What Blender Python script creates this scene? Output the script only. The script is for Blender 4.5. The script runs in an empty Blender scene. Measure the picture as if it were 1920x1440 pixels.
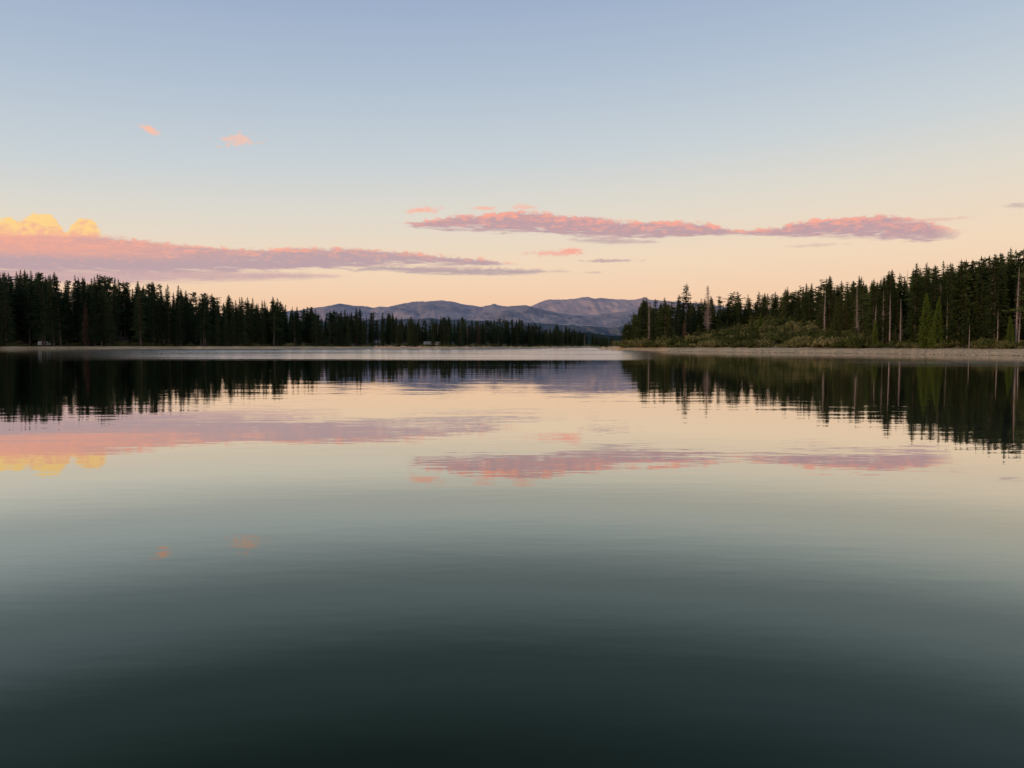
import bpy, math, random
import numpy as np
from mathutils import Vector, noise as mnoise
random.seed(7); rng=np.random.default_rng(7)
scene=bpy.context.scene
P=math.radians(2.94); F=1400.0; CAMH=2.0
def ray(px,py):
    x=(px-960)/F; u=(720-py)/F
    return x, math.cos(P)+math.sin(P)*u, -math.sin(P)+math.cos(P)*u
def az_of(px,py=648):
    x,y,z=ray(px,py); return math.degrees(math.atan2(x,y))
def el_of(px,py):
    x,y,z=ray(px,py); return math.degrees(math.atan2(z,math.hypot(x,y)))
def slope_of(px,py):
    x,y,z=ray(px,py); return z/y
def tab(pts):
    xs=np.array([p[0] for p in pts],float); ys=np.array([p[1] for p in pts],float)
    return lambda a: np.interp(a,xs,ys)
def lin(c):
    return tuple(((v/255)/12.92 if v/255<=0.04045 else ((v/255+0.055)/1.055)**2.4) for v in c)+(1.0,)

# ---------------- camera
cam=bpy.data.cameras.new("camera"); co=bpy.data.objects.new("camera",cam); scene.collection.objects.link(co)
co.location=(0,0,CAMH); co.rotation_euler=(math.radians(90)-P,0,0)
cam.sensor_width=36; cam.lens=36*F/1920; cam.clip_end=60000; cam.clip_start=0.05
scene.camera=co
scene.view_settings.view_transform='Standard'; scene.view_settings.look='None'; scene.view_settings.exposure=0

# ---------------- node helper
class NB:
    def __init__(s,nt): s.nt=nt; s.N=nt.nodes; s.L=nt.links
    def new(s,t,**k):
        n=s.N.new(t)
        for a,b in k.items(): setattr(n,a,b)
        return n
    def put(s,sock,v):
        if isinstance(v,bpy.types.NodeSocket): s.L.new(v,sock)
        elif v is not None: sock.default_value=v
    def m(s,op,a,b=None,c=None,clamp=False):
        n=s.new('ShaderNodeMath',operation=op); n.use_clamp=clamp
        s.put(n.inputs[0],a)
        if b is not None: s.put(n.inputs[1],b)
        if c is not None: s.put(n.inputs[2],c)
        return n.outputs[0]
    def ss(s,v,a,b,lo=0.0,hi=1.0,kind='SMOOTHSTEP'):
        n=s.new('ShaderNodeMapRange',interpolation_type=kind)
        s.put(n.inputs[0],v); s.put(n.inputs[1],a); s.put(n.inputs[2],b); s.put(n.inputs[3],lo); s.put(n.inputs[4],hi)
        return n.outputs[0]
    def mix(s,f,a,b,blend='MIX'):
        n=s.new('ShaderNodeMix',data_type='RGBA',blend_type=blend)
        s.put(n.inputs[0],f); s.put(n.inputs[6],a); s.put(n.inputs[7],b)
        return n.outputs[2]
    def noise(s,vec,scale,detail=4,rough=0.55,dist=0.0):
        n=s.new('ShaderNodeTexNoise'); 
        if vec is not None: s.L.new(vec,n.inputs['Vector'])
        n.inputs['Scale'].default_value=scale; n.inputs['Detail'].default_value=detail
        n.inputs['Roughness'].default_value=rough; n.inputs['Distortion'].default_value=dist
        return n.outputs[0]
    def comb(s,x,y,z=0.0):
        n=s.new('ShaderNodeCombineXYZ'); s.put(n.inputs[0],x); s.put(n.inputs[1],y); s.put(n.inputs[2],z); return n.outputs[0]
    def ramp(s,v,pts,interp='LINEAR'):
        n=s.new('ShaderNodeValToRGB'); cr=n.color_ramp; cr.interpolation=interp
        while len(cr.elements)<len(pts): cr.elements.new(0.5)
        for e,(p,c) in zip(cr.elements,pts): e.position=p; 
        for e,(p,c) in zip(cr.elements,pts): e.color=c
        s.put(n.inputs[0],v); return n.outputs[0]
    def curve(s,v,pts):
        n=s.new('ShaderNodeFloatCurve'); c=n.mapping.curves[0]
        n.mapping.use_clip=False
        while len(c.points)<len(pts): c.points.new(0.5,0.5)
        for p,(a,b) in zip(c.points,pts): p.location=(a,b); p.handle_type='AUTO_CLAMPED'
        n.mapping.update(); s.put(n.inputs[1],v); return n.outputs[0]

# ---------------- sky
SUN_EL=math.radians(5); SUN_AZ=math.radians(-125)   # low, behind and to the left
w=bpy.data.worlds.new("World"); scene.world=w; w.use_nodes=True
try: w.cycles.sampling_method='NONE'
except Exception as e: print(e)
nb=NB(w.node_tree); nb.N.clear()
tc=nb.new('ShaderNodeTexCoord'); sep=nb.new('ShaderNodeSeparateXYZ'); nb.L.new(tc.outputs['Generated'],sep.inputs[0])
R2D=180/math.pi
az=nb.m('MULTIPLY',nb.m('ARCTAN2',sep.outputs[0],sep.outputs[1]),R2D)
el=nb.m('MULTIPLY',nb.m('ARCSINE',sep.outputs[2]),R2D)
azc=nb.m('MAXIMUM',nb.m('MINIMUM',az,60.0),-60.0)
els=nb.m('SUBTRACT',el,nb.m('MULTIPLY',azc,nb.ss(el,0.0,12.0,0.0,0.05)))
t=nb.m('DIVIDE',els,90.0)
sky=nb.ramp(t,[(0.0,lin((234,186,160))),(3.0/90,lin((248,206,172))),(6.0/90,lin((246,219,190))),(10/90,lin((228,221,208))),
   (13.8/90,lin((205,213,217))),(19/90,lin((182,197,214))),(24.5/90,lin((160,178,206))),(35/90,lin((136,156,190))),(60/90,lin((105,128,170))),(1.0,lin((92,115,160)))])
st=nb.new('ShaderNodeTexSky',sky_type='NISHITA'); st.sun_disc=False; st.sun_elevation=SUN_EL; st.sun_rotation=SUN_AZ
nis=nb.mix(1.0,st.outputs[0],(0.1,0.1,0.1,1),'MULTIPLY')
sky=nb.mix(0.05,sky,nis)
clear_sky=sky
E0,E1=0.0,20.0
uv=nb.comb(nb.m('MULTIPLY',az,1.0),nb.m('MULTIPLY',el,2.0),0.0)
n_f=nb.m('SUBTRACT',nb.noise(uv,1.25,7,0.66,0.35),0.5)          # puffy edges
uv2=nb.comb(nb.m('MULTIPLY',az,0.42),nb.m('MULTIPLY',el,3.6),3.7)
n_s=nb.m('SUBTRACT',nb.noise(uv2,1.1,6,0.66,0.3),0.5)          # stretched streaks
uv3=nb.comb(az,nb.m('MULTIPLY',el,1.3),9.1)
n_c=nb.m('SUBTRACT',nb.noise(uv3,1.6,8,0.64,0.4),0.5)          # cumulus
uv4=nb.comb(nb.m('MULTIPLY',az,0.30),nb.m('MULTIPLY_ADD',az,0.12,nb.m('MULTIPLY',el,2.6)),17.3)
n_w=nb.noise(uv4,1.3,6,0.62,0.5)                                # thin gaps
PX=180/math.pi/F
def band(sky,top,bot,shade,lit,soft=4,na=14,nbm=8,nz=None,nz2=None,op=1.0,litbias=0.0,litgain=1.0,lc=2.2,wisp=0.0):
    nz=nz or n_f; nz2=nz2 or n_s
    a0=min(az_of(p[0],p[1]) for p in top); a1=max(az_of(p[0],p[1]) for p in top)
    u=nb.m('DIVIDE',nb.m('SUBTRACT',az,a0),a1-a0)
    uc=nb.m('MAXIMUM',nb.m('MINIMUM',u,1.0),0.0)
    f=lambda L:[((az_of(p[0],p[1])-a0)/(a1-a0),(el_of(p[0],p[1])-E0)/(E1-E0)) for p in L]
    T=nb.m('MULTIPLY',nb.curve(uc,f(top)),E1); B=nb.m('MULTIPLY',nb.curve(uc,f(bot)),E1)
    d1=nb.m('MULTIPLY_ADD',nz,na*2*PX,nb.m('SUBTRACT',T,el))
    d2=nb.m('MULTIPLY_ADD',nz2,nbm*2*PX,nb.m('SUBTRACT',el,B))
    d=nb.m('MINIMUM',d1,d2)
    mask=nb.ss(d,-soft*PX*0.5,soft*PX*1.3)
    e=nb.m('MULTIPLY',nb.ss(u,-0.02,0.03),nb.ss(u,0.95,1.02,1.0,0.0))
    mask=nb.m('MULTIPLY',nb.m('MULTIPLY',mask,e),op)
    h=nb.m('DIVIDE',nb.m('SUBTRACT',el,B),nb.m('MAXIMUM',nb.m('SUBTRACT',T,B),0.15))
    if wisp>0: # the lower, thinner part of the bank breaks into streaks
        hh=nb.ss(h,0.15,0.75,0.0,0.16)
        mask=nb.m('MULTIPLY',mask,nb.ss(nb.m('ADD',n_w,hh),0.36,0.50,1.0-wisp,1.0))
    l=nb.m('MULTIPLY_ADD',nz,lc,nb.m('MULTIPLY_ADD',h,litgain,litbias))
    l=nb.m('MULTIPLY_ADD',n_s,1.4,l)
    l=nb.ss(l,0.1,1.0)
    return nb.mix(mask,sky,nb.mix(l,lin(shade),lin(lit)))
def puff(sky,px,py,rx,ry,col,op=1.0,na=1.6,nz=None,slant=0.0):
    a=az_of(px,py); e=el_of(px,py)
    du=nb.m('SUBTRACT',az,a)
    x=nb.m('DIVIDE',du,rx*PX*0.93)
    y=nb.m('DIVIDE',nb.m('MULTIPLY_ADD',du,slant,nb.m('SUBTRACT',el,e)),ry*PX*0.93)
    d=nb.m('SQRT',nb.m('ADD',nb.m('MULTIPLY',x,x),nb.m('MULTIPLY',y,y)))
    d=nb.m('MULTIPLY_ADD',nz or n_f,na,d)
    return nb.mix(nb.ss(d,1.1,0.25,0.0,op),sky,lin(col))
sky=band(sky,[(-260,400),(-120,392),(-40,412),(0,412),(40,409),(80,402),(100,404),(112,420),(125,432),(140,414),(160,406),(178,414),(188,430),(196,442)],
     [(-260,470),(196,470)],(246,184,150),(255,214,140),soft=2.5,na=17,nz=n_c,op=0.97,litbias=-0.2,litgain=1.1,lc=3.0)
sky=band(sky,[(-300,430),(0,440),(100,440),(200,443),(300,453),(400,462),(480,466),(560,464),(650,464),(740,470),(820,478),(900,484),(950,492),(975,497)],
     [(-300,535),(0,526),(300,520),(500,508),(640,503),(800,498),(975,499)],(190,164,168),(249,176,152),soft=4,na=13,nbm=13,litbias=-0.42,litgain=1.05,lc=2.3,wisp=.55)
sky=puff(sky,20,458,330,22,(246,172,148),0.6,1.8)
sky=band(sky,[(-300,505),(0,505),(300,506),(500,508),(600,512),(660,518)],[(-300,540),(0,534),(250,533),(450,528),(600,522),(660,519)],
     (200,168,170),(211,176,172),soft=6,na=7,nbm=7,op=0.88,wisp=.45)
sky=band(sky,[(650,505),(720,497),(800,499),(900,500),(1000,504),(1070,508)],[(650,509),(720,510),(800,514),(900,516),(1000,514),(1070,510)],
     (178,158,164),(207,174,170),soft=5,na=11,nbm=11,op=0.88,litbias=-0.4)
sky=band(sky,[(748,418),(800,413),(850,404),(900,402),(960,396),(1000,396),(1060,403),(1100,403),(1160,413),(1250,414),(1320,418),(1400,430),(1450,426),(1500,415),(1580,407),(1640,403),(1700,407),(1760,420),(1805,432)],
     [(748,420),(800,429),(870,434),(950,436),(1050,441),(1150,449),(1250,447),(1350,442),(1450,443),(1550,446),(1650,450),(1750,453),(1790,450),(1805,434)],
     (192,161,166),(251,173,152),soft=4,na=16,nbm=13,litbias=-0.12,litgain=0.75,lc=2.6,wisp=.6)
sky=band(sky,[(1060,448),(1120,446),(1200,449),(1240,452)],[(1060,450),(1120,456),(1200,457),(1240,454)],(180,158,164),(196,166,168),soft=5,na=8,nbm=6,op=0.8)
sky=puff(sky,793,394,42,7,(249,185,162),0.85,2.8,slant=-0.08)
sky=puff(sky,908,390,32,5,(248,188,166),0.8,2.4)
sky=puff(sky,980,388,30,7,(247,188,170),0.7,2.8)
sky=puff(sky,1040,475,60,7,(242,180,162),0.85,3.0)
sky=puff(sky,1072,469,26,8,(249,170,150),0.9,2.4)
sky=puff(sky,1140,489,66,4,(190,162,166),0.8,2.4)
sky=puff(sky,1112,511,24,3,(210,180,170),0.6,1.6)
sky=puff(sky,1530,460,60,4,(208,182,174),0.5,2.4)
sky=puff(sky,1908,385,26,6,(200,176,172),0.7,1.8,slant=0.1)
sky=puff(sky,1740,413,70,4,(228,186,172),0.65,2.4)
sky=puff(sky,280,243,18,8,(251,192,166),0.95,1.8,slant=0.25)
sky=puff(sky,446,262,38,12,(243,196,178),0.8,4.6,slant=-0.1)
bg0=nb.new('ShaderNodeBackground'); nb.L.new(clear_sky,bg0.inputs[0])
bg=nb.new('ShaderNodeBackground'); nb.L.new(sky,bg.inputs[0])
# clouds only exist in this part of the sky: the rest is clear
reg=nb.m('MULTIPLY',nb.m('MULTIPLY',nb.m('GREATER_THAN',el,3.5),nb.m('LESS_THAN',el,17.5)),nb.m('LESS_THAN',nb.m('ABSOLUTE',az),46.0))
mx=nb.new('ShaderNodeMixShader'); nb.L.new(reg,mx.inputs[0]); nb.L.new(bg0.outputs[0],mx.inputs[1]); nb.L.new(bg.outputs[0],mx.inputs[2])
wo=nb.new('ShaderNodeOutputWorld'); nb.L.new(mx.outputs[0],wo.inputs[0])

sun=bpy.data.lights.new("sun",'SUN'); so=bpy.data.objects.new("sun",sun); scene.collection.objects.link(so)
sun.energy=1.0; sun.angle=math.radians(0.5); sun.color=(1.0,0.66,0.42)
sd=Vector((math.sin(SUN_AZ)*math.cos(SUN_EL),math.cos(SUN_AZ)*math.cos(SUN_EL),math.sin(SUN_EL)))
so.rotation_euler=sd.to_track_quat('Z','Y').to_euler()

# ---------------- materials
def mat(name):
    m=bpy.data.materials.new(name); m.use_nodes=True; b=NB(m.node_tree)
    bs=[n for n in b.N if n.type=='BSDF_PRINCIPLED'][0]
    bs.inputs['Roughness'].default_value=0.9
    bs.inputs['Specular IOR Level'].default_value=0.0
    return m,b,bs
def foliage(name,c1,c2,c3):
    m,b,bs=mat(name)
    oi=b.new('ShaderNodeObjectInfo'); g=b.new('ShaderNodeNewGeometry')
    n=b.noise(g.outputs['Position'],0.55,3)
    f=b.m('ADD',b.m('MULTIPLY',oi.outputs['Random'],0.6),b.m('MULTIPLY',n,0.55))
    c=b.ramp(f,[(0.15,c1),(0.55,c2),(0.95,c3)])
    b.L.new(c,bs.inputs['Base Color']); return m
def plain(name,c,rough=0.9,var=0.25,scale=3.0):
    m,b,bs=mat(name); g=b.new('ShaderNodeTexCoord')
    n=b.noise(g.outputs['Object'],scale,5)
    c2=tuple(v*(1-var) for v in c[:3])+(1,); c3=tuple(min(1,v*(1+var)) for v in c[:3])+(1,)
    b.L.new(b.ramp(n,[(0.3,c2),(0.7,c3)]),bs.inputs['Base Color']); bs.inputs['Roughness'].default_value=rough; return m
M_fir=foliage("fir_needles",(0.015,0.031,0.017,1),(0.033,0.056,0.026,1),(0.075,0.094,0.038,1))
M_fir_w=foliage("fir_needles_warm",(0.026,0.041,0.014,1),(0.053,0.074,0.021,1),(0.12,0.13,0.040,1))
M_young=foliage("young_needles",(0.09,0.13,0.02,1),(0.13,0.17,0.03,1),(0.16,0.20,0.04,1))
M_rust=foliage("dry_needles",(0.12,0.07,0.045,1),(0.16,0.09,0.055,1),(0.20,0.12,0.07,1))
M_bark=plain("bark",(0.11,0.08,0.06,1),scale=2)
M_dead=plain("dead_wood",(0.38,0.29,0.24,1),scale=2)
M_shrub=foliage("shrub_leaves",(0.035,0.048,0.013,1),(0.11,0.12,0.034,1),(0.31,0.25,0.10,1))

# ---------------- mesh helpers
def make_mesh(name,V,Fc,mi=None,mats=(),smooth=False):
    V=np.asarray(V,dtype=np.float32).reshape(-1,3)
    me=bpy.data.meshes.new(name)
    me.vertices.add(len(V)); me.vertices.foreach_set('co',V.ravel())
    Fc=np.asarray(Fc,dtype=np.int32); k=Fc.shape[1]
    me.loops.add(Fc.size); me.loops.foreach_set('vertex_index',Fc.ravel())
    me.polygons.add(len(Fc)); me.polygons.foreach_set('loop_start',np.arange(0,Fc.size,k,dtype=np.int32))
    try: me.polygons.foreach_set('loop_total',np.full(len(Fc),k,dtype=np.int32))
    except Exception: pass
    for m in mats: me.materials.append(m)
    if mi is not None: me.polygons.foreach_set('material_index',np.asarray(mi,dtype=np.int32))
    me.update(); me.validate()
    if smooth: me.polygons.foreach_set('use_smooth',np.ones(len(Fc),dtype=bool))
    return me

def conifer(name,seed,H=30,R=3.6,base=0.10,step=0.42,nb_=6,power=0.75,droop=0.35,clump=0.85,gap=0.1,leaf=M_fir,bark=M_bark,bare=False,trunk_r=0.38,irr=0.25):
    r=np.random.default_rng(seed); V=[];T=[];MI=[]
    def tri(a,b,c,m):
        i=len(V); V.extend([a,b,c]); T.append((i,i+1,i+2)); MI.append(m)
    bend=r.normal(0,0.012*H,2); ns=7; rings=10
    def axis(z): s=(z/H)**2; return np.array([bend[0]*s,bend[1]*s,z])
    i0=len(V)
    for k in range(rings+1):
        z=H*k/rings*0.995; rr=trunk_r*(1-k/rings)**0.8+0.03
        if k==0: rr*=1.35; 
        c=axis(z)
        if k==0: c=c-np.array([0,0,1.5])
        for j in range(ns):
            a=2*math.pi*j/ns; V.append(c+np.array([rr*math.cos(a),rr*math.sin(a),0]))
    for k in range(rings):
        for j in range(ns):
            a=i0+k*ns+j; b=i0+k*ns+(j+1)%ns; c=a+ns; d=b+ns
            T.append((a,b,d)); MI.append(1); T.append((a,d,c)); MI.append(1)
    z=H*base; ph=0; side=1+irr*np.sin(r.uniform(0,6.28,8))
    while z<H*0.992:
        t=(z-H*base)/(H*(1-base))
        L0=R*((1-t)**power)*(1 if t>0.12 else 0.6+0.4*t/0.12)+0.12
        lev=1+irr*math.sin(z*1.3+seed)*0.5+r.normal(0,0.10)
        nn=max(3,int(nb_*(0.6+0.4*(1-t))))
        for q in range(nn):
            if r.random()<gap: continue
            a=ph+2*math.pi*q/nn+r.normal(0,0.25)
            L=max(0.15,L0*lev*r.uniform(0.65,1.12)*side[int((a%(2*math.pi))/(2*math.pi)*8)%8])
            if r.random()<0.05: L*=1.3
            up=0.35*t-droop*(1-t)*0.6
            d=np.array([math.cos(a),math.sin(a),0.0]); s=np.array([-math.sin(a),math.cos(a),0.0])
            o=axis(z+r.normal(0,0.12))
            def pt(f): return o+d*L*f+np.array([0,0,L*(up*f-droop*0.5*f*f)])
            w=0.07 if not bare else 0.09
            e=pt(1.0 if not bare else 0.9)
            tri(o+np.array([0,0,w]),o-np.array([0,0,w]),e,1); tri(o+s*w,o-s*w,e,1)
            if bare:
                for f in r.uniform(0.3,0.9,3):
                    p=pt(f); e=p+d*0.25*L*r.uniform(.5,1)+s*r.normal(0,0.3)*L*0.6+np.array([0,0,r.normal(-0.1,.2)])
                    tri(p+np.array([0,0,.04]),p-np.array([0,0,.04]),e,1)
                continue
            m=max(2,int(2+L*1.7))
            for f in np.linspace(0.18,1.0,m):
                p=pt(f)+r.normal(0,0.09,3)
                wd=clump*(0.45+0.55*(1-f*0.6))*r.uniform(0.6,1.15)*min(1,0.35+L/2)
                for _ in range(2):
                    sg=1 if _==0 else -1
                    e1=p+d*wd*r.uniform(0.3,.8)+s*sg*wd*r.uniform(.4,.95)+np.array([0,0,-wd*r.uniform(0.0,0.6)])
                    e2=p-d*wd*r.uniform(0.0,.4)+s*sg*wd*r.uniform(.1,.5)+np.array([0,0,-wd*r.uniform(0.1,0.8)])
                    tri(p+np.array([0,0,.12*wd]),e1,e2,0)
        ph+=0.7+r.random(); z+=step*(0.75+0.5*r.random())*(0.55+0.45*(1-t))
    if not bare:
        o=axis(H)
        for k in range(5):
            a=r.uniform(0,6.28); tri(o+np.array([0,0,0.7]),o+np.array([.16*math.cos(a),.16*math.sin(a),-.5]),o+np.array([-.16*math.cos(a),.16*math.sin(a),-.6]),0)
    return make_mesh(name,V,T,MI,(leaf,bark))

def src(col,me,name):
    o=bpy.data.objects.new(name,me); col.objects.link(o); return o
def species(colname,leaf,seed0):
    c=bpy.data.collections.new(colname)
    L=[conifer(colname+"_a",seed0+1,30,3.6,0.07,leaf=leaf),
       conifer(colname+"_b",seed0+2,30,4.7,0.10,leaf=leaf,gap=.15),
       conifer(colname+"_c",seed0+3,30,2.9,0.08,power=.65,leaf=leaf,gap=.12),
       conifer(colname+"_d",seed0+4,30,5.2,0.14,power=.8,leaf=leaf,gap=.22,irr=.4,step=.55),
       conifer(colname+"_e",seed0+5,30,4.6,0.22,power=.45,leaf=leaf,gap=.35,irr=.7,step=.75,clump=1.3,droop=.2),
       conifer(colname+"_f",seed0+6,30,4.0,0.05,power=.95,leaf=leaf,gap=.1),
       conifer(colname+"_g",seed0+7,30,3.8,0.30,power=.4,leaf=leaf,gap=.45,irr=.8,step=.8,clump=1.3,droop=.15),
       conifer(colname+"_h",seed0+8,30,2.3,0.2,power=.8,gap=.35,bark=M_dead,bare=True,step=.6,trunk_r=.3)]
    for i,me in enumerate(L): src(c,me,"tree_%d"%i)
    return c
C_left=species("fir_variants",M_fir,10); C_right=species("fir_variants_warm",M_fir_w,40)

def scatter_object(name,pts,rots,scls,idxs,col):
    me=bpy.data.meshes.new(name); n=len(pts)
    me.vertices.add(n); me.vertices.foreach_set('co',np.asarray(pts,dtype=np.float32).ravel())
    a=me.attributes.new('rot','FLOAT_VECTOR','POINT'); a.data.foreach_set('vector',np.asarray(rots,dtype=np.float32).ravel())
    a=me.attributes.new('scl','FLOAT_VECTOR','POINT'); a.data.foreach_set('vector',np.asarray(scls,dtype=np.float32).ravel())
    a=me.attributes.new('idx','INT','POINT'); a.data.foreach_set('value',np.asarray(idxs,dtype=np.int32))
    o=bpy.data.objects.new(name,me); scene.collection.objects.link(o)
    g=bpy.data.node_groups.new(name+"_scatter",'GeometryNodeTree')
    g.interface.new_socket("Geometry",in_out='INPUT',socket_type='NodeSocketGeometry')
    g.interface.new_socket("Geometry",in_out='OUTPUT',socket_type='NodeSocketGeometry')
    N=g.nodes; gi=N.new('NodeGroupInput'); go=N.new('NodeGroupOutput')
    ci=N.new('GeometryNodeCollectionInfo'); ci.inputs['Collection'].default_value=col
    ci.inputs['Separate Children'].default_value=True; ci.inputs['Reset Children'].default_value=True
    iop=N.new('GeometryNodeInstanceOnPoints'); iop.inputs['Pick Instance'].default_value=True
    def na(nm,t):
        x=N.new('GeometryNodeInputNamedAttribute'); x.data_type=t; x.inputs['Name'].default_value=nm
        return [s for s in x.outputs if s.name=='Attribute' and s.enabled][0]
    L=g.links
    L.new(gi.outputs[0],iop.inputs['Points']); L.new(ci.outputs[0],iop.inputs['Instance'])
    L.new(na('idx','INT'),iop.inputs['Instance Index'])
    e2r=N.new('FunctionNodeEulerToRotation'); L.new(na('rot','FLOAT_VECTOR'),e2r.inputs[0]); L.new(e2r.outputs[0],iop.inputs['Rotation'])
    L.new(na('scl','FLOAT_VECTOR'),iop.inputs['Scale']); L.new(iop.outputs[0],go.inputs[0])
    md=o.modifiers.new("scatter",'NODES'); md.node_group=g
    return o

# ---------------- terrain
def Yr(px,Y): return (az_of(px), Y/math.cos(math.radians(az_of(px))))
shore_pts=[(-180,0.9),(-140,1.6),(-110,6),(-90,40),(-70,160),(-50,420)]+[Yr(x,y) for x,y in
  [(0,425),(200,430),(400,440),(550,470),(700,500),(740,470),(800,440),(880,450),(930,520),(1000,600),(1060,720),(1115,760),(1130,430),(1165,330),(1250,262),(1400,222),(1600,190),(1800,158),(1920,146)]]+[(50,190),(70,120),(90,45),(110,7),(140,1.6),(180,0.9)]
shoref=tab(shore_pts)
def n1(x,y=0.0,z=0.0): return mnoise.noise(Vector((x,y,z)))
def S(a): 
    s=float(shoref(a)); return s*(1+0.02*n1(a*0.9,3.3)+0.008*n1(a*4.0,7.7))
hill=tab([(-180,3),(-60,14)]+[(az_of(x),h) for x,h in [(0,15),(200,13),(330,9),(450,5),(600,3),(800,2.5),(1110,1.5),(1130,.6),(1165,2.5),(1200,4),(1300,6.5),(1400,8.6),(1500,10),(1600,10),(1700,13),(1800,18),(1920,24)]]+[(50,20),(180,3)])
hw=tab([(-180,60),(-40,130)]+[(az_of(x),h) for x,h in [(0,130),(600,120),(1130,60),(1200,60),(1400,75),(1500,80),(1600,130),(1920,150)]]+[(180,60)])
beach=tab([(-180,.6),(az_of(0),1.7),(az_of(400),1.6),(az_of(1110),.7),(az_of(1130),.6),(az_of(1200),1.2),(az_of(1920),1.25),(180,.6)])
bw=tab([(-180,6),(-40,10),(az_of(1130),8),(az_of(1250),14),(az_of(1600),12),(40,11),(180,2)])
def sm(x): x=min(1,max(0,x)); return x*x*(3-2*x)
def ground_z(x,y):
    r=math.hypot(x,y); a=math.degrees(math.atan2(x,y)); s=S(a); q=r-s
    if q<0: return max(-6,-0.12*(-q)-0.02) if s>20 else max(-4,0.35*q)
    b=float(bw(a)); z=float(beach(a))*(q/b if q<b else 1+0.0*(q-b))
    if q<b: z+=0.14*n1(x*.25,y*.25)*sm(q/3)
    else:
        z+=0.3*sm((q-b)/20)+float(hill(a))*sm((q-b)/float(hw(a)))
        z+=(0.14*n1(x*.25,y*.25)+0.7*n1(x*.05,y*.05)*sm((q-b)/20))
    return max(z,0.012*q if q<1 else 0.05)
azs=np.concatenate([np.linspace(-180,-45,68,endpoint=False),np.linspace(-45,45,700,endpoint=False),np.linspace(45,180,69)])
qs=np.array([0,0.5,1,1.6,2.4,3.3,4.5,6,7.5,9,11,13,15,18,21,25,30,36,43,50,58,67,77,88,100,115,130,150,180,220,280,360,500,800,1500,3000,6000,12000,25000])
fr=[0.0,0.3,0.6,0.85,0.95,0.985]
V=[];
for a in azs:
    s=S(a); ar=math.radians(a)
    for f in fr: 
        r=s*f; x,y=r*math.sin(ar),r*math.cos(ar); V.append((x,y,ground_z(x,y)))
    for q in qs:
        r=s+q; x,y=r*math.sin(ar),r*math.cos(ar); V.append((x,y,ground_z(x,y) if q>0 else 0.0))
K=len(fr)+len(qs); Fc=[]
for i in range(len(azs)-1):
    for k in range(K-1):
        a=i*K+k; Fc.append((a,a+1,a+K+1,a+K))
m,b,bs=mat("ground_soil")
g=b.new('ShaderNodeNewGeometry'); sp=b.new('ShaderNodeSeparateXYZ'); b.L.new(g.outputs['Position'],sp.inputs[0])
nA=b.noise(g.outputs['Position'],0.09,6,.6); nB=b.noise(g.outputs['Position'],1.3,6,.7); nC=b.noise(g.outputs['Position'],0.12,4,.6)
beachc=b.ramp(nB,[(0.3,(0.44,0.27,0.12,1)),(0.5,(0.76,0.50,0.25,1)),(0.7,(0.86,0.62,0.36,1))])
beachc=b.mix(b.ss(nC,.44,.64,0.0,0.4),beachc,(0.34,0.23,0.11,1))
duff=b.ramp(nA,[(0.35,(0.06,0.065,0.022,1)),(0.5,(0.16,0.12,0.06,1)),(0.65,(0.34,0.22,0.13,1))])
zf=b.m('ADD',sp.outputs[2],b.m('MULTIPLY',b.m('SUBTRACT',nB,0.5),0.9))
col=b.mix(b.ss(zf,1.35,1.8),beachc,duff)
col=b.mix(b.ss(sp.outputs[2],0.02,0.10,0.8,0.0),col,(0.05,0.04,0.03,1))
b.L.new(col,bs.inputs['Base Color'])
go_=bpy.data.objects.new("ground",make_mesh("ground",V,Fc,mats=(m,),smooth=True)); scene.collection.objects.link(go_)

# ---------------- water
m=bpy.data.materials.new("lake_water"); m.use_nodes=True; b=NB(m.node_tree); b.N.clear()
g=b.new('ShaderNodeNewGeometry'); sp=b.new('ShaderNodeSeparateXYZ'); b.L.new(g.outputs['Position'],sp.inputs[0])
X,Y=sp.outputs[0],sp.outputs[1]
wv=b.comb(b.m('MULTIPLY',X,0.35),Y,0.0)
n1_=b.noise(wv,0.45,2,0.5); n2_=b.noise(wv,2.2,2,0.5); n4_=b.noise(wv,5.0,2,0.5)
wv2=b.comb(b.m('MULTIPLY',X,0.25),Y,0.0)
patch=b.noise(wv2,0.06,3,0.55)
calm=b.ss(patch,0.35,0.65,0.5,1.4)
far=b.ss(Y,6.0,26.0,0.9,1.6)
lane_n=b.noise(b.comb(b.m('MULTIPLY',X,0.10),Y,0.0),0.09,5,0.65)
Yn=b.m('MULTIPLY_ADD',b.m('SUBTRACT',lane_n,0.5),45.0,Y)
ratio=b.m('DIVIDE',X,b.m('MAXIMUM',Y,1.0))
m1=b.m('MULTIPLY',b.ss(Yn,96,116),b.m('MULTIPLY',b.ss(ratio,-0.75,-0.38,0.05,1.0),b.ss(ratio,0.12,0.25,1.0,0.0)))
m2=b.m('MULTIPLY',b.m('MULTIPLY',b.ss(Yn,60,78),b.ss(Yn,95,112,1.0,0.0)),b.ss(ratio,0.30,0.62,0.0,0.8))
lanes=b.ss(lane_n,0.46,0.60,0.0,1.0)
breeze=b.m('ADD',b.m('MULTIPLY',m1,b.ss(lane_n,0.36,0.5,0.35,1.0)),b.m('MULTIPLY',m2,lanes),clamp=True)
hgt=b.m('ADD',b.m('MULTIPLY',n1_,0.0060),b.m('MULTIPLY',n2_,0.0017))
hgt=b.m('MULTIPLY',b.m('MULTIPLY',hgt,calm),far)
hgt=b.m('ADD',hgt,b.m('MULTIPLY',b.m('MULTIPLY',n4_,0.0008),b.ss(Y,5.0,16.0,1.0,0.2)))
n3_=b.noise(wv,1.2,3,0.6)
hgt=b.m('ADD',hgt,b.m('MULTIPLY',b.m('MULTIPLY',n3_,0.010),breeze))
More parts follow.
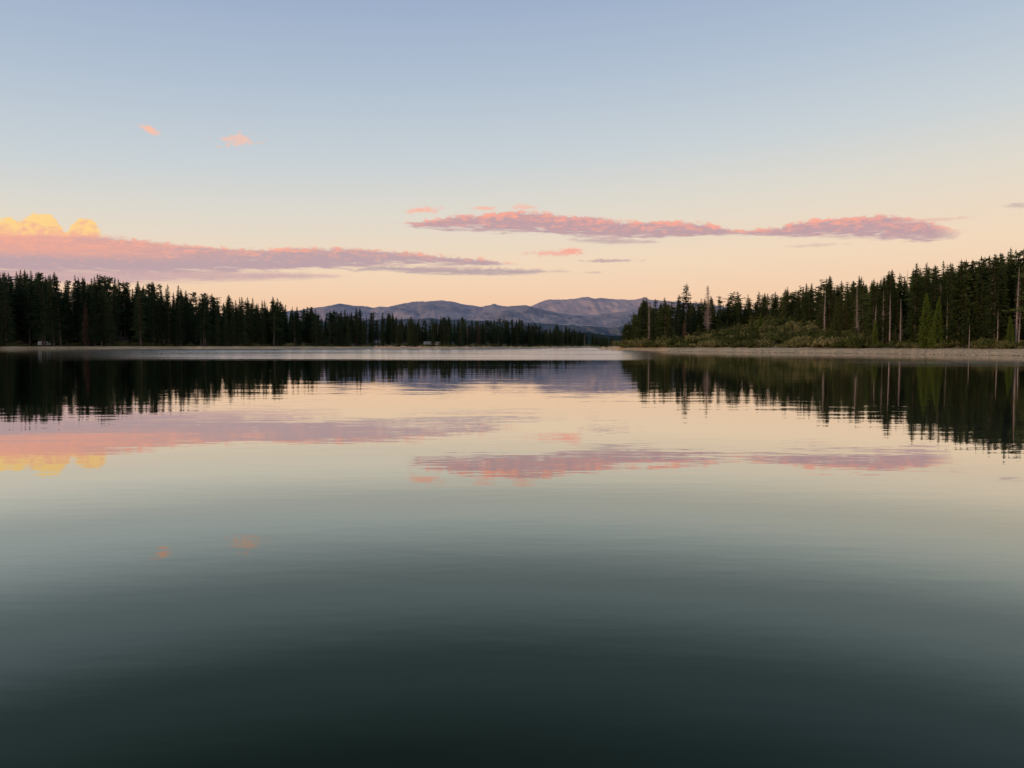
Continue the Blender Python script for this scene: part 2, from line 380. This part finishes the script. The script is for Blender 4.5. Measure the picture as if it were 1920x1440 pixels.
bump=b.new('ShaderNodeBump'); bump.inputs['Strength'].default_value=1.0; bump.inputs['Distance'].default_value=1.0
b.L.new(hgt,bump.inputs['Height'])
vm=b.new('ShaderNodeVectorMath',operation='DOT_PRODUCT'); b.L.new(g.outputs['Incoming'],vm.inputs[0]); b.L.new(bump.outputs[0],vm.inputs[1])
cosv=b.m('ABSOLUTE',vm.outputs['Value'])
gl=b.new('ShaderNodeBsdfGlossy')
b.L.new(b.ramp(cosv,[(0.0,(.97,.95,.93,1)),(.15,(.97,.96,.90,1)),(.30,(.88,.93,.80,1)),(.5,(.62,.82,.54,1))]),gl.inputs['Color'])
b.L.new(bump.outputs[0],gl.inputs['Normal']); b.L.new(b.m('MULTIPLY_ADD',breeze,0.16,0.010),gl.inputs['Roughness'])
df=b.new('ShaderNodeBsdfDiffuse')
body_sheenc=b.mix(b.ss(X,-2.5,6.5),(0.009,0.019,0.008,1),(0.046,0.060,0.050,1)); b.L.new(body_sheenc,df.inputs['Color'])  # green body colour, with the brighter sky reflection on the right painted in
G=lambda v:(v,v,v,1)
fres=b.ramp(cosv,[(0.0,G(.99)),(0.05,G(.95)),(0.1,G(.86)),(0.15,G(.73)),(0.21,G(.50)),(0.31,G(.20)),(0.40,G(.07)),(0.5,G(.022)),(1.0,G(.02))],'EASE')
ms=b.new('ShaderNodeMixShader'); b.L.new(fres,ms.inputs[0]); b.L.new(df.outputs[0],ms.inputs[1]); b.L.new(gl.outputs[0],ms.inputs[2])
mo=b.new('ShaderNodeOutputMaterial'); b.L.new(ms.outputs[0],mo.inputs[0])
V=[(-1500,-300,0),(1500,-300,0),(1500,1500,0),(-1500,1500,0)]
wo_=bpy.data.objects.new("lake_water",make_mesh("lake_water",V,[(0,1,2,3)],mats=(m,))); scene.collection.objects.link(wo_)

# ---------------- mountains
def ridge(name,prof,Y,depth,seed,material,x0,x1,rough=0.10,nx=560,ny=90,jag=1.0):
    px=np.array([p[0] for p in prof],float); hh=np.array([slope_of(p[0],p[1])*Y+CAMH for p in prof])
    X=(px-960)/F*Y
    xs=np.linspace((x0-960)/F*Y,(x1-960)/F*Y,nx); V=[]
    hmax=hh.max(); upx=Y/F; sc=hmax*0.9
    cr=[float(np.interp(x,X,hh))+jag*upx*(1.6*mnoise.fractal(Vector((x/(28*upx),seed,0)),0.8,2.2,6)) for x in xs]
    for j in range(ny):
        t=j/(ny-1); yy=Y+depth*(t-0.6)
        env=(t/0.6)**0.9 if t<0.6 else 1-((t-0.6)/0.4)**1.5
        for k,x in enumerate(xs):
            h=cr[k]
            nn=mnoise.fractal(Vector((x/sc*1.3,yy/sc*0.8,seed)),0.85,2.1,7)
            rg=1-abs(mnoise.noise(Vector((x/sc*2.0+nn*.6,yy/sc*.6,seed+5))))*2
            rg2=1-abs(mnoise.noise(Vector((x/sc*5.5+nn*.8,yy/sc*1.8,seed+9))))*2
            bell=min(1,4*(t/0.6)*(1-t/0.6)*1.1) if t<0.6 else 0.0
            z=h*env+rough*hmax*(nn*1.4+0.9*rg+0.25*rg2)*bell
            V.append((x,yy,z if t>0.001 else -30))
    Fc=[(j*nx+i,j*nx+i+1,(j+1)*nx+i+1,(j+1)*nx+i) for j in range(ny-1) for i in range(nx-1)]
    o=bpy.data.objects.new(name,make_mesh(name,V,Fc,mats=(material,),smooth=True)); scene.collection.objects.link(o); return o
def mmat(name,tree,rock,thr,scale,bumpd=20):
    m,b,bs=mat(name); g=b.new('ShaderNodeNewGeometry')
    mp=b.new('ShaderNodeVectorMath',operation='MULTIPLY'); b.L.new(g.outputs['Position'],mp.inputs[0]); mp.inputs[1].default_value=(1,0.5,2.4)
    n=b.noise(mp.outputs[0],scale,9,.72,.5)
    n2=b.noise(mp.outputs[0],scale*8,5,.75)
    f=b.m('MULTIPLY_ADD',b.m('SUBTRACT',n2,.5),.45,n)
    c=b.ramp(f,[(thr-.10,tree),(thr+.10,rock)])
    b.L.new(c,bs.inputs['Base Color'])
    bp=b.new('ShaderNodeBump'); bp.inputs['Distance'].default_value=bumpd; b.L.new(f,bp.inputs['Height']); b.L.new(bp.outputs[0],bs.inputs['Normal'])
    return m
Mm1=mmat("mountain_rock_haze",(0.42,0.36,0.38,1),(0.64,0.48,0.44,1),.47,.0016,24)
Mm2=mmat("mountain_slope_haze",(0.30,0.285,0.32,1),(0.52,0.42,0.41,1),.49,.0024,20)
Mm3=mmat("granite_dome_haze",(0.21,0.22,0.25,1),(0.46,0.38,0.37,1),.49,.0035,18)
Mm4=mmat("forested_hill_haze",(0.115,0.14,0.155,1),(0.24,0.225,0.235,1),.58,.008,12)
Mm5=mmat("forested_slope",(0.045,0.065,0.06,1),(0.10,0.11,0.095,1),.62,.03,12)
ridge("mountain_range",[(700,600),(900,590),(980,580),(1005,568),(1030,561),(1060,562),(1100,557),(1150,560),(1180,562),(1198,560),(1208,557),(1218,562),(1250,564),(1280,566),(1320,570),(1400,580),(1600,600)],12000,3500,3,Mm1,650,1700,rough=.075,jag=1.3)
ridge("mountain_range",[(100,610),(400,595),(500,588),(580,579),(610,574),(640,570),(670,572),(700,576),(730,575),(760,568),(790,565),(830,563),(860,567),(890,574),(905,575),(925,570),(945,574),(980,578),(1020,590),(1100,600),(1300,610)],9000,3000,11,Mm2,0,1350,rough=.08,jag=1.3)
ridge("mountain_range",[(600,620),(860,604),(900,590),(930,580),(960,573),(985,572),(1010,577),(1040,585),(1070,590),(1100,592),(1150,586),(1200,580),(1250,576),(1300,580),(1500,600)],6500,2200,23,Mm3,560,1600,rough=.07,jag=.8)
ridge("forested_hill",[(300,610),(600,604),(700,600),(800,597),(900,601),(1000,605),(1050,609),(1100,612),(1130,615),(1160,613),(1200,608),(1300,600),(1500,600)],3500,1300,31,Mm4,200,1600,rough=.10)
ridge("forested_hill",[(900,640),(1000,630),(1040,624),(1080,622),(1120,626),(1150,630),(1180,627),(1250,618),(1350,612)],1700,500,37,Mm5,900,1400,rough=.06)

# ---------------- forests
topf=tab([(-400,500),(0,508),(40,507),(90,508),(130,520),(170,517),(220,521),(250,527),(300,534),(350,541),(370,552),(440,554),(480,563),(510,560),(560,574),(600,584),(640,580),(665,580),(700,585),(740,590),(770,591),(800,603),(830,592),(860,593),(900,602),(940,598),(980,599),(1020,606),(1060,612),(1100,621),(1140,632)])
topr=tab([(1168,618),(1176,606),(1190,590),(1210,564),(1235,566),(1260,570),(1285,572),(1300,570),(1330,565),(1360,562),(1400,556),(1440,561),(1480,547),(1510,540),(1540,530),(1580,537),(1620,527),(1660,522),(1690,512),(1740,502),(1800,500),(1840,492),(1880,482),(1920,476),(2400,440)])
def plant(name,x0,x1,n,qlo,topf_,col,hmin,hmax,weights,jit,seed,lift=5.0):
    r=np.random.default_rng(seed); P_=[];Ro=[];Sc=[];Id=[]
    for i in range(n):
        px=r.uniform(x0,x1)
        q=qlo(px,r)
        a=az_of(px); rr=S(a)+q; ar=math.radians(a)
        x,y=rr*math.sin(ar),rr*math.cos(ar); z=ground_z(x,y)
        full=648-float(topf_(px))
        k=min(1.0,full/90)
        g_=mnoise.noise(Vector((px/26.0,seed,0)))*1.0+mnoise.noise(Vector((px/9.0,seed+4,0)))*0.8
        u=r.random()
        tp=float(topf_(px))-lift*k+ k*(jit*1.2*abs(g_) + (r.uniform(0,jit*.6) if u<0.15 else r.uniform(.6*jit,3.2*jit)))
        ztop=slope_of(px,tp)*y+CAMH; H=ztop-z
        if H>hmax: H=hmax*r.uniform(.8,1)
        if H<hmin*0.5: continue
        P_.append((x,y,z)); Ro.append((r.normal(0,.018),r.normal(0,.018),r.uniform(0,6.28)))
        wd=r.uniform(.8,1.4)*(min(1.0,(H/24)))**-0.3
        Sc.append((H/30*wd,H/30*wd,H/30)); Id.append(r.choice(8,p=weights))
    return scatter_object(name,P_,Ro,Sc,Id,col)
W=np.array([.20,.20,.12,.17,.13,.12,.07,.015]); W/=W.sum()
WR=np.array([.17,.19,.10,.17,.15,.10,.09,.07]); WR/=WR.sum()
def ql(px,r):
    return 13+ (130 if px<600 else 110)*r.random()**1.2
plant("conifer_forest",-380,1150,1040,ql,topf,C_left,8,42,W,12,5,lift=7)
def qr(px,r):
    lo=np.interp(px,[1168,1190,1260,1340,1400,1500,1560,1620,1700,1920],[22,22,30,55,70,75,50,28,20,18])
    return float(lo)+ float(np.interp(px,[1168,1300,1600,1920],[25,60,90,110]))*r.random()**1.3
plant("conifer_forest",1170,2330,820,qr,topr,C_right,5,40,WR,13,19,lift=15)

def at(px,q):
    a=az_of(px); rr=S(a)+q; ar=math.radians(a); x,y=rr*math.sin(ar),rr*math.cos(ar); return x,y,ground_z(x,y)
def single(name,me,px,q,ytop,wd=1.0,rz=0.0):
    x,y,z=at(px,q); H=slope_of(px,ytop)*y+CAMH-z
    o=bpy.data.objects.new(name,me); scene.collection.objects.link(o)
    o.location=(x,y,z); o.scale=(H/30*wd,H/30*wd,H/30); o.rotation_euler=(0,0,rz); return o
tall=conifer("tall_fir",77,30,4.4,.12,leaf=M_fir,gap=.28,irr=.35,power=.6,step=.55)
sng=conifer("thin_fir",78,30,2.6,.2,leaf=M_fir,gap=.3,bark=M_dead,bare=True,step=.35,trunk_r=.3,nb_=8,power=.5)
deadm=conifer("dead_conifer",79,30,1.7,.15,bark=M_dead,bare=True,step=.6,trunk_r=.40,gap=.3)
deadm2=conifer("dead_conifer_b",80,30,1.2,.4,bark=M_dead,bare=True,step=.9,trunk_r=.50,gap=.5)
youngm=conifer("young_fir",81,30,5.2,.03,leaf=M_young,gap=.05,power=.85,step=.4,nb_=8,clump=1.1)
rustm=conifer("rust_fir",82,30,4.5,.08,leaf=M_rust,gap=.15,power=.8)
single("fir_tree",tall,1285,32,533,1.3); single("fir_tree",tall,1272,34,552,.95,2.0)
single("dead_tree",sng,1327,45,535,1.3)
single("fir_tree",tall,1228,26,560,.9,1.2); single("fir_tree",tall,1207,26,566,.8,2.2)
for px,q,yt,me in [(1608,20,600,deadm2),(1817,16,606,deadm2),(1688,22,560,deadm),(1655,24,545,deadm),(1808,24,500,deadm),(1858,22,515,deadm),(1905,20,500,deadm),(1788,20,540,deadm),(1762,22,530,deadm),(1640,22,568,deadm),(1870,18,580,deadm2),(1217,24,566,deadm),(1910,17,585,deadm2),(1822,22,520,deadm),(1668,22,550,deadm2),(1775,20,560,deadm2),(1545,52,540,deadm)]:
    single("dead_tree",me,px,q,yt,1.0,px)
for px,q,yt in [(1735,16,548),(1758,17,556),(1425,50,585),(1640,20,600),(1893,18,590)]: single("young_fir_tree",youngm,px,q,yt,.85,px)
for px,q,yt in [(897,22,604),(162,13,566)]: single("dry_fir_tree",rustm,px,q,yt,.7,px)
single("dry_fir_tree",rustm,1283,24,600,.8,1)

# ---------------- shrubs
def shrub(name,seed,n=520):
    r=np.random.default_rng(seed); V=[];T=[]
    lobes=[(r.normal(0,.5),r.normal(0,.5),r.uniform(.3,.7),r.uniform(.35,.7)) for _ in range(7)]
    for i in range(n):
        l=lobes[r.integers(7)]; d=r.normal(0,1,3); d/=np.linalg.norm(d); d[2]=abs(d[2])*.9
        p=np.array([l[0],l[1],l[2]*.6])+d*l[3]*r.uniform(.6,1.05)
        u=r.normal(0,.10,3); v=r.normal(0,.10,3); j=len(V); V+= [p,p+u,p+v]; T.append((j,j+1,j+2))
    for k in range(6):
        a=r.uniform(0,6.28); e=np.array([math.cos(a)*.5,math.sin(a)*.5,.6]); j=len(V)
        V+=[np.array([-.03,0,-.2]),np.array([.03,0,-.2]),e]; T.append((j,j+1,j+2))
    return make_mesh(name,V,T,mats=(M_shrub,))
C_sh=bpy.data.collections.new("shrub_variants")
for i in range(4): src(C_sh,shrub("shrub_%d"%i,200+i),"shrub_%d"%i)
def strew(name,x0,x1,n,qf,col,nv,smin,smax,seed,flat=1.0,sink=0.0):
    r=np.random.default_rng(seed); P_=[];Ro=[];Sc=[];Id=[]
    for i in range(n):
        px=r.uniform(x0,x1); x,y,z=at(px,qf(px,r)); s=smin+(smax-smin)*r.random()**2
        P_.append((x,y,z-sink*s)); Ro.append((0,0,r.uniform(0,6.28))); Sc.append((s,s*r.uniform(.8,1.2),s*flat*r.uniform(.7,1.2))); Id.append(r.integers(nv))
    return scatter_object(name,P_,Ro,Sc,Id,col)
def qsr(px,r):
    lo=np.interp(px,[1160,1250,1920],[14,17,15]); hi=np.interp(px,[1160,1300,1500,1560,1640,1920],[26,60,95,75,40,40])
    return float(lo+(hi-lo)*r.random())
strew("shrub_thicket",1165,1620,1000,qsr,C_sh,4,.9,3.8,3)
strew("shrub_thicket",1600,2100,460,qsr,C_sh,4,.6,2.4,4)
strew("shrub_thicket",-200,1130,520,lambda px,r:13+28*r.random(),C_sh,4,.6,2.4,6)
def small_firs(name,pxs,seed):
    r=np.random.default_rng(seed); P_=[];Ro=[];Sc=[];Id=[]
    for px in pxs:
        x,y,z=at(px,qsr(px,r)); H=r.uniform(2.5,7.5); P_.append((x,y,z)); Ro.append((0,0,r.uniform(0,6))); Sc.append((H/30*1.4,H/30*1.4,H/30)); Id.append(r.choice([0,1,3,5]))
    return scatter_object(name,P_,Ro,Sc,Id,C_right)
small_firs("young_conifers",list(np.random.default_rng(2).uniform(1200,1620,70))+list(np.random.default_rng(3).uniform(1600,2000,60)),8)

# ---------------- rocks
def rock(name,seed):
    import bmesh
    bm=bmesh.new(); bmesh.ops.create_icosphere(bm,subdivisions=3,radius=.5)
    for v in bm.verts:
        c=v.co.copy(); n=mnoise.noise(c*1.7+Vector((seed,0,0)))*.35+mnoise.noise(c*4+Vector((0,seed,0)))*.12
        v.co=c*(1+n); v.co.z*=.7
    me=bpy.data.meshes.new(name); bm.to_mesh(me); bm.free(); me.materials.append(M_rock); return me
M_rock=plain("granite",(0.54,0.39,0.25,1),scale=2.5,var=.3)
C_rk=bpy.data.collections.new("rock_variants")
for i in range(4): src(C_rk,rock("rock_%d"%i,i*3.1+1),"rock_%d"%i)
strew("granite_boulders",700,960,420,lambda px,r:-1+22*r.random(),C_rk,4,.7,3.6,12,sink=.15)
strew("shore_rocks",-200,1140,500,lambda px,r:-.5+10*r.random()**1.5,C_rk,4,.3,1.3,13,sink=.15)
strew("shore_rocks",1140,2100,900,lambda px,r:-.8+9*r.random()**2,C_rk,4,.15,.8,14,sink=.1)

# ---------------- campers by the far shore
def box(V,Fc,MI,x0,x1,y0,y1,z0,z1,m,ch=0.0):
    i=len(V); V+=[(x0,y0,z0),(x1,y0,z0),(x1,y1,z0),(x0,y1,z0),(x0+ch,y0,z1),(x1-ch,y0,z1),(x1-ch,y1,z1),(x0+ch,y1,z1)]
    for f in [(0,3,2,1),(4,5,6,7),(0,1,5,4),(1,2,6,5),(2,3,7,6),(3,0,4,7)]: Fc.append(tuple(i+k for k in f)); MI.append(m)
M_white=plain("camper_paint",(.62,.59,.56,1),rough=.5,var=.04); M_glass=plain("dark_glass",(.03,.035,.04,1),rough=.15,var=.1); M_tyre=plain("tyre",(.03,.03,.03,1))
def camper():
    V=[];Fc=[];MI=[]
    box(V,Fc,MI,-3.6,3.2,-1.2,1.2,.6,3.0,0,.25); box(V,Fc,MI,3.2,4.4,-1.1,1.1,.6,1.9,0,.3)
    box(V,Fc,MI,3.0,3.9,-1.0,1.0,1.9,2.6,0,.2)
    for x in (-2.6,-.8,1.2): box(V,Fc,MI,x,x+1.1,-1.23,-1.19,1.6,2.2,1)
    box(V,Fc,MI,3.3,3.8,-1.12,-1.02,1.95,2.35,1)
    for cx in (-2.2,3.3):
        for yy in (-1.22,.98):
            i=len(V); n=12
            for k in range(n):
                a=2*math.pi*k/n; V.append((cx+.42*math.cos(a),yy,.42+.42*math.sin(a))); V.append((cx+.42*math.cos(a),yy+.26,.42+.42*math.sin(a)))
            for k in range(n): 
                a=i+2*k; c=i+2*((k+1)%n); Fc.append((a,c,c+1,a+1)); MI.append(2)
            Fc.append(tuple(i+2*k for k in range(n))); MI.append(2)
    me=bpy.data.meshes.new("camper_van"); me.from_pydata(V,[],Fc); 
    for mm in (M_white,M_glass,M_tyre): me.materials.append(mm)
    me.polygons.foreach_set('material_index',MI); me.update(); return me
cm=camper()
for px,q,rz in [(803,27,.3),(820,28,-.15),(83,17,.1)]:
    x,y,z=at(px,q); o=bpy.data.objects.new("camper_van",cm); scene.collection.objects.link(o); o.location=(x,y,z+.1); o.rotation_euler=(0,0,rz); o.scale=(.85,.85,.85)
print("done")
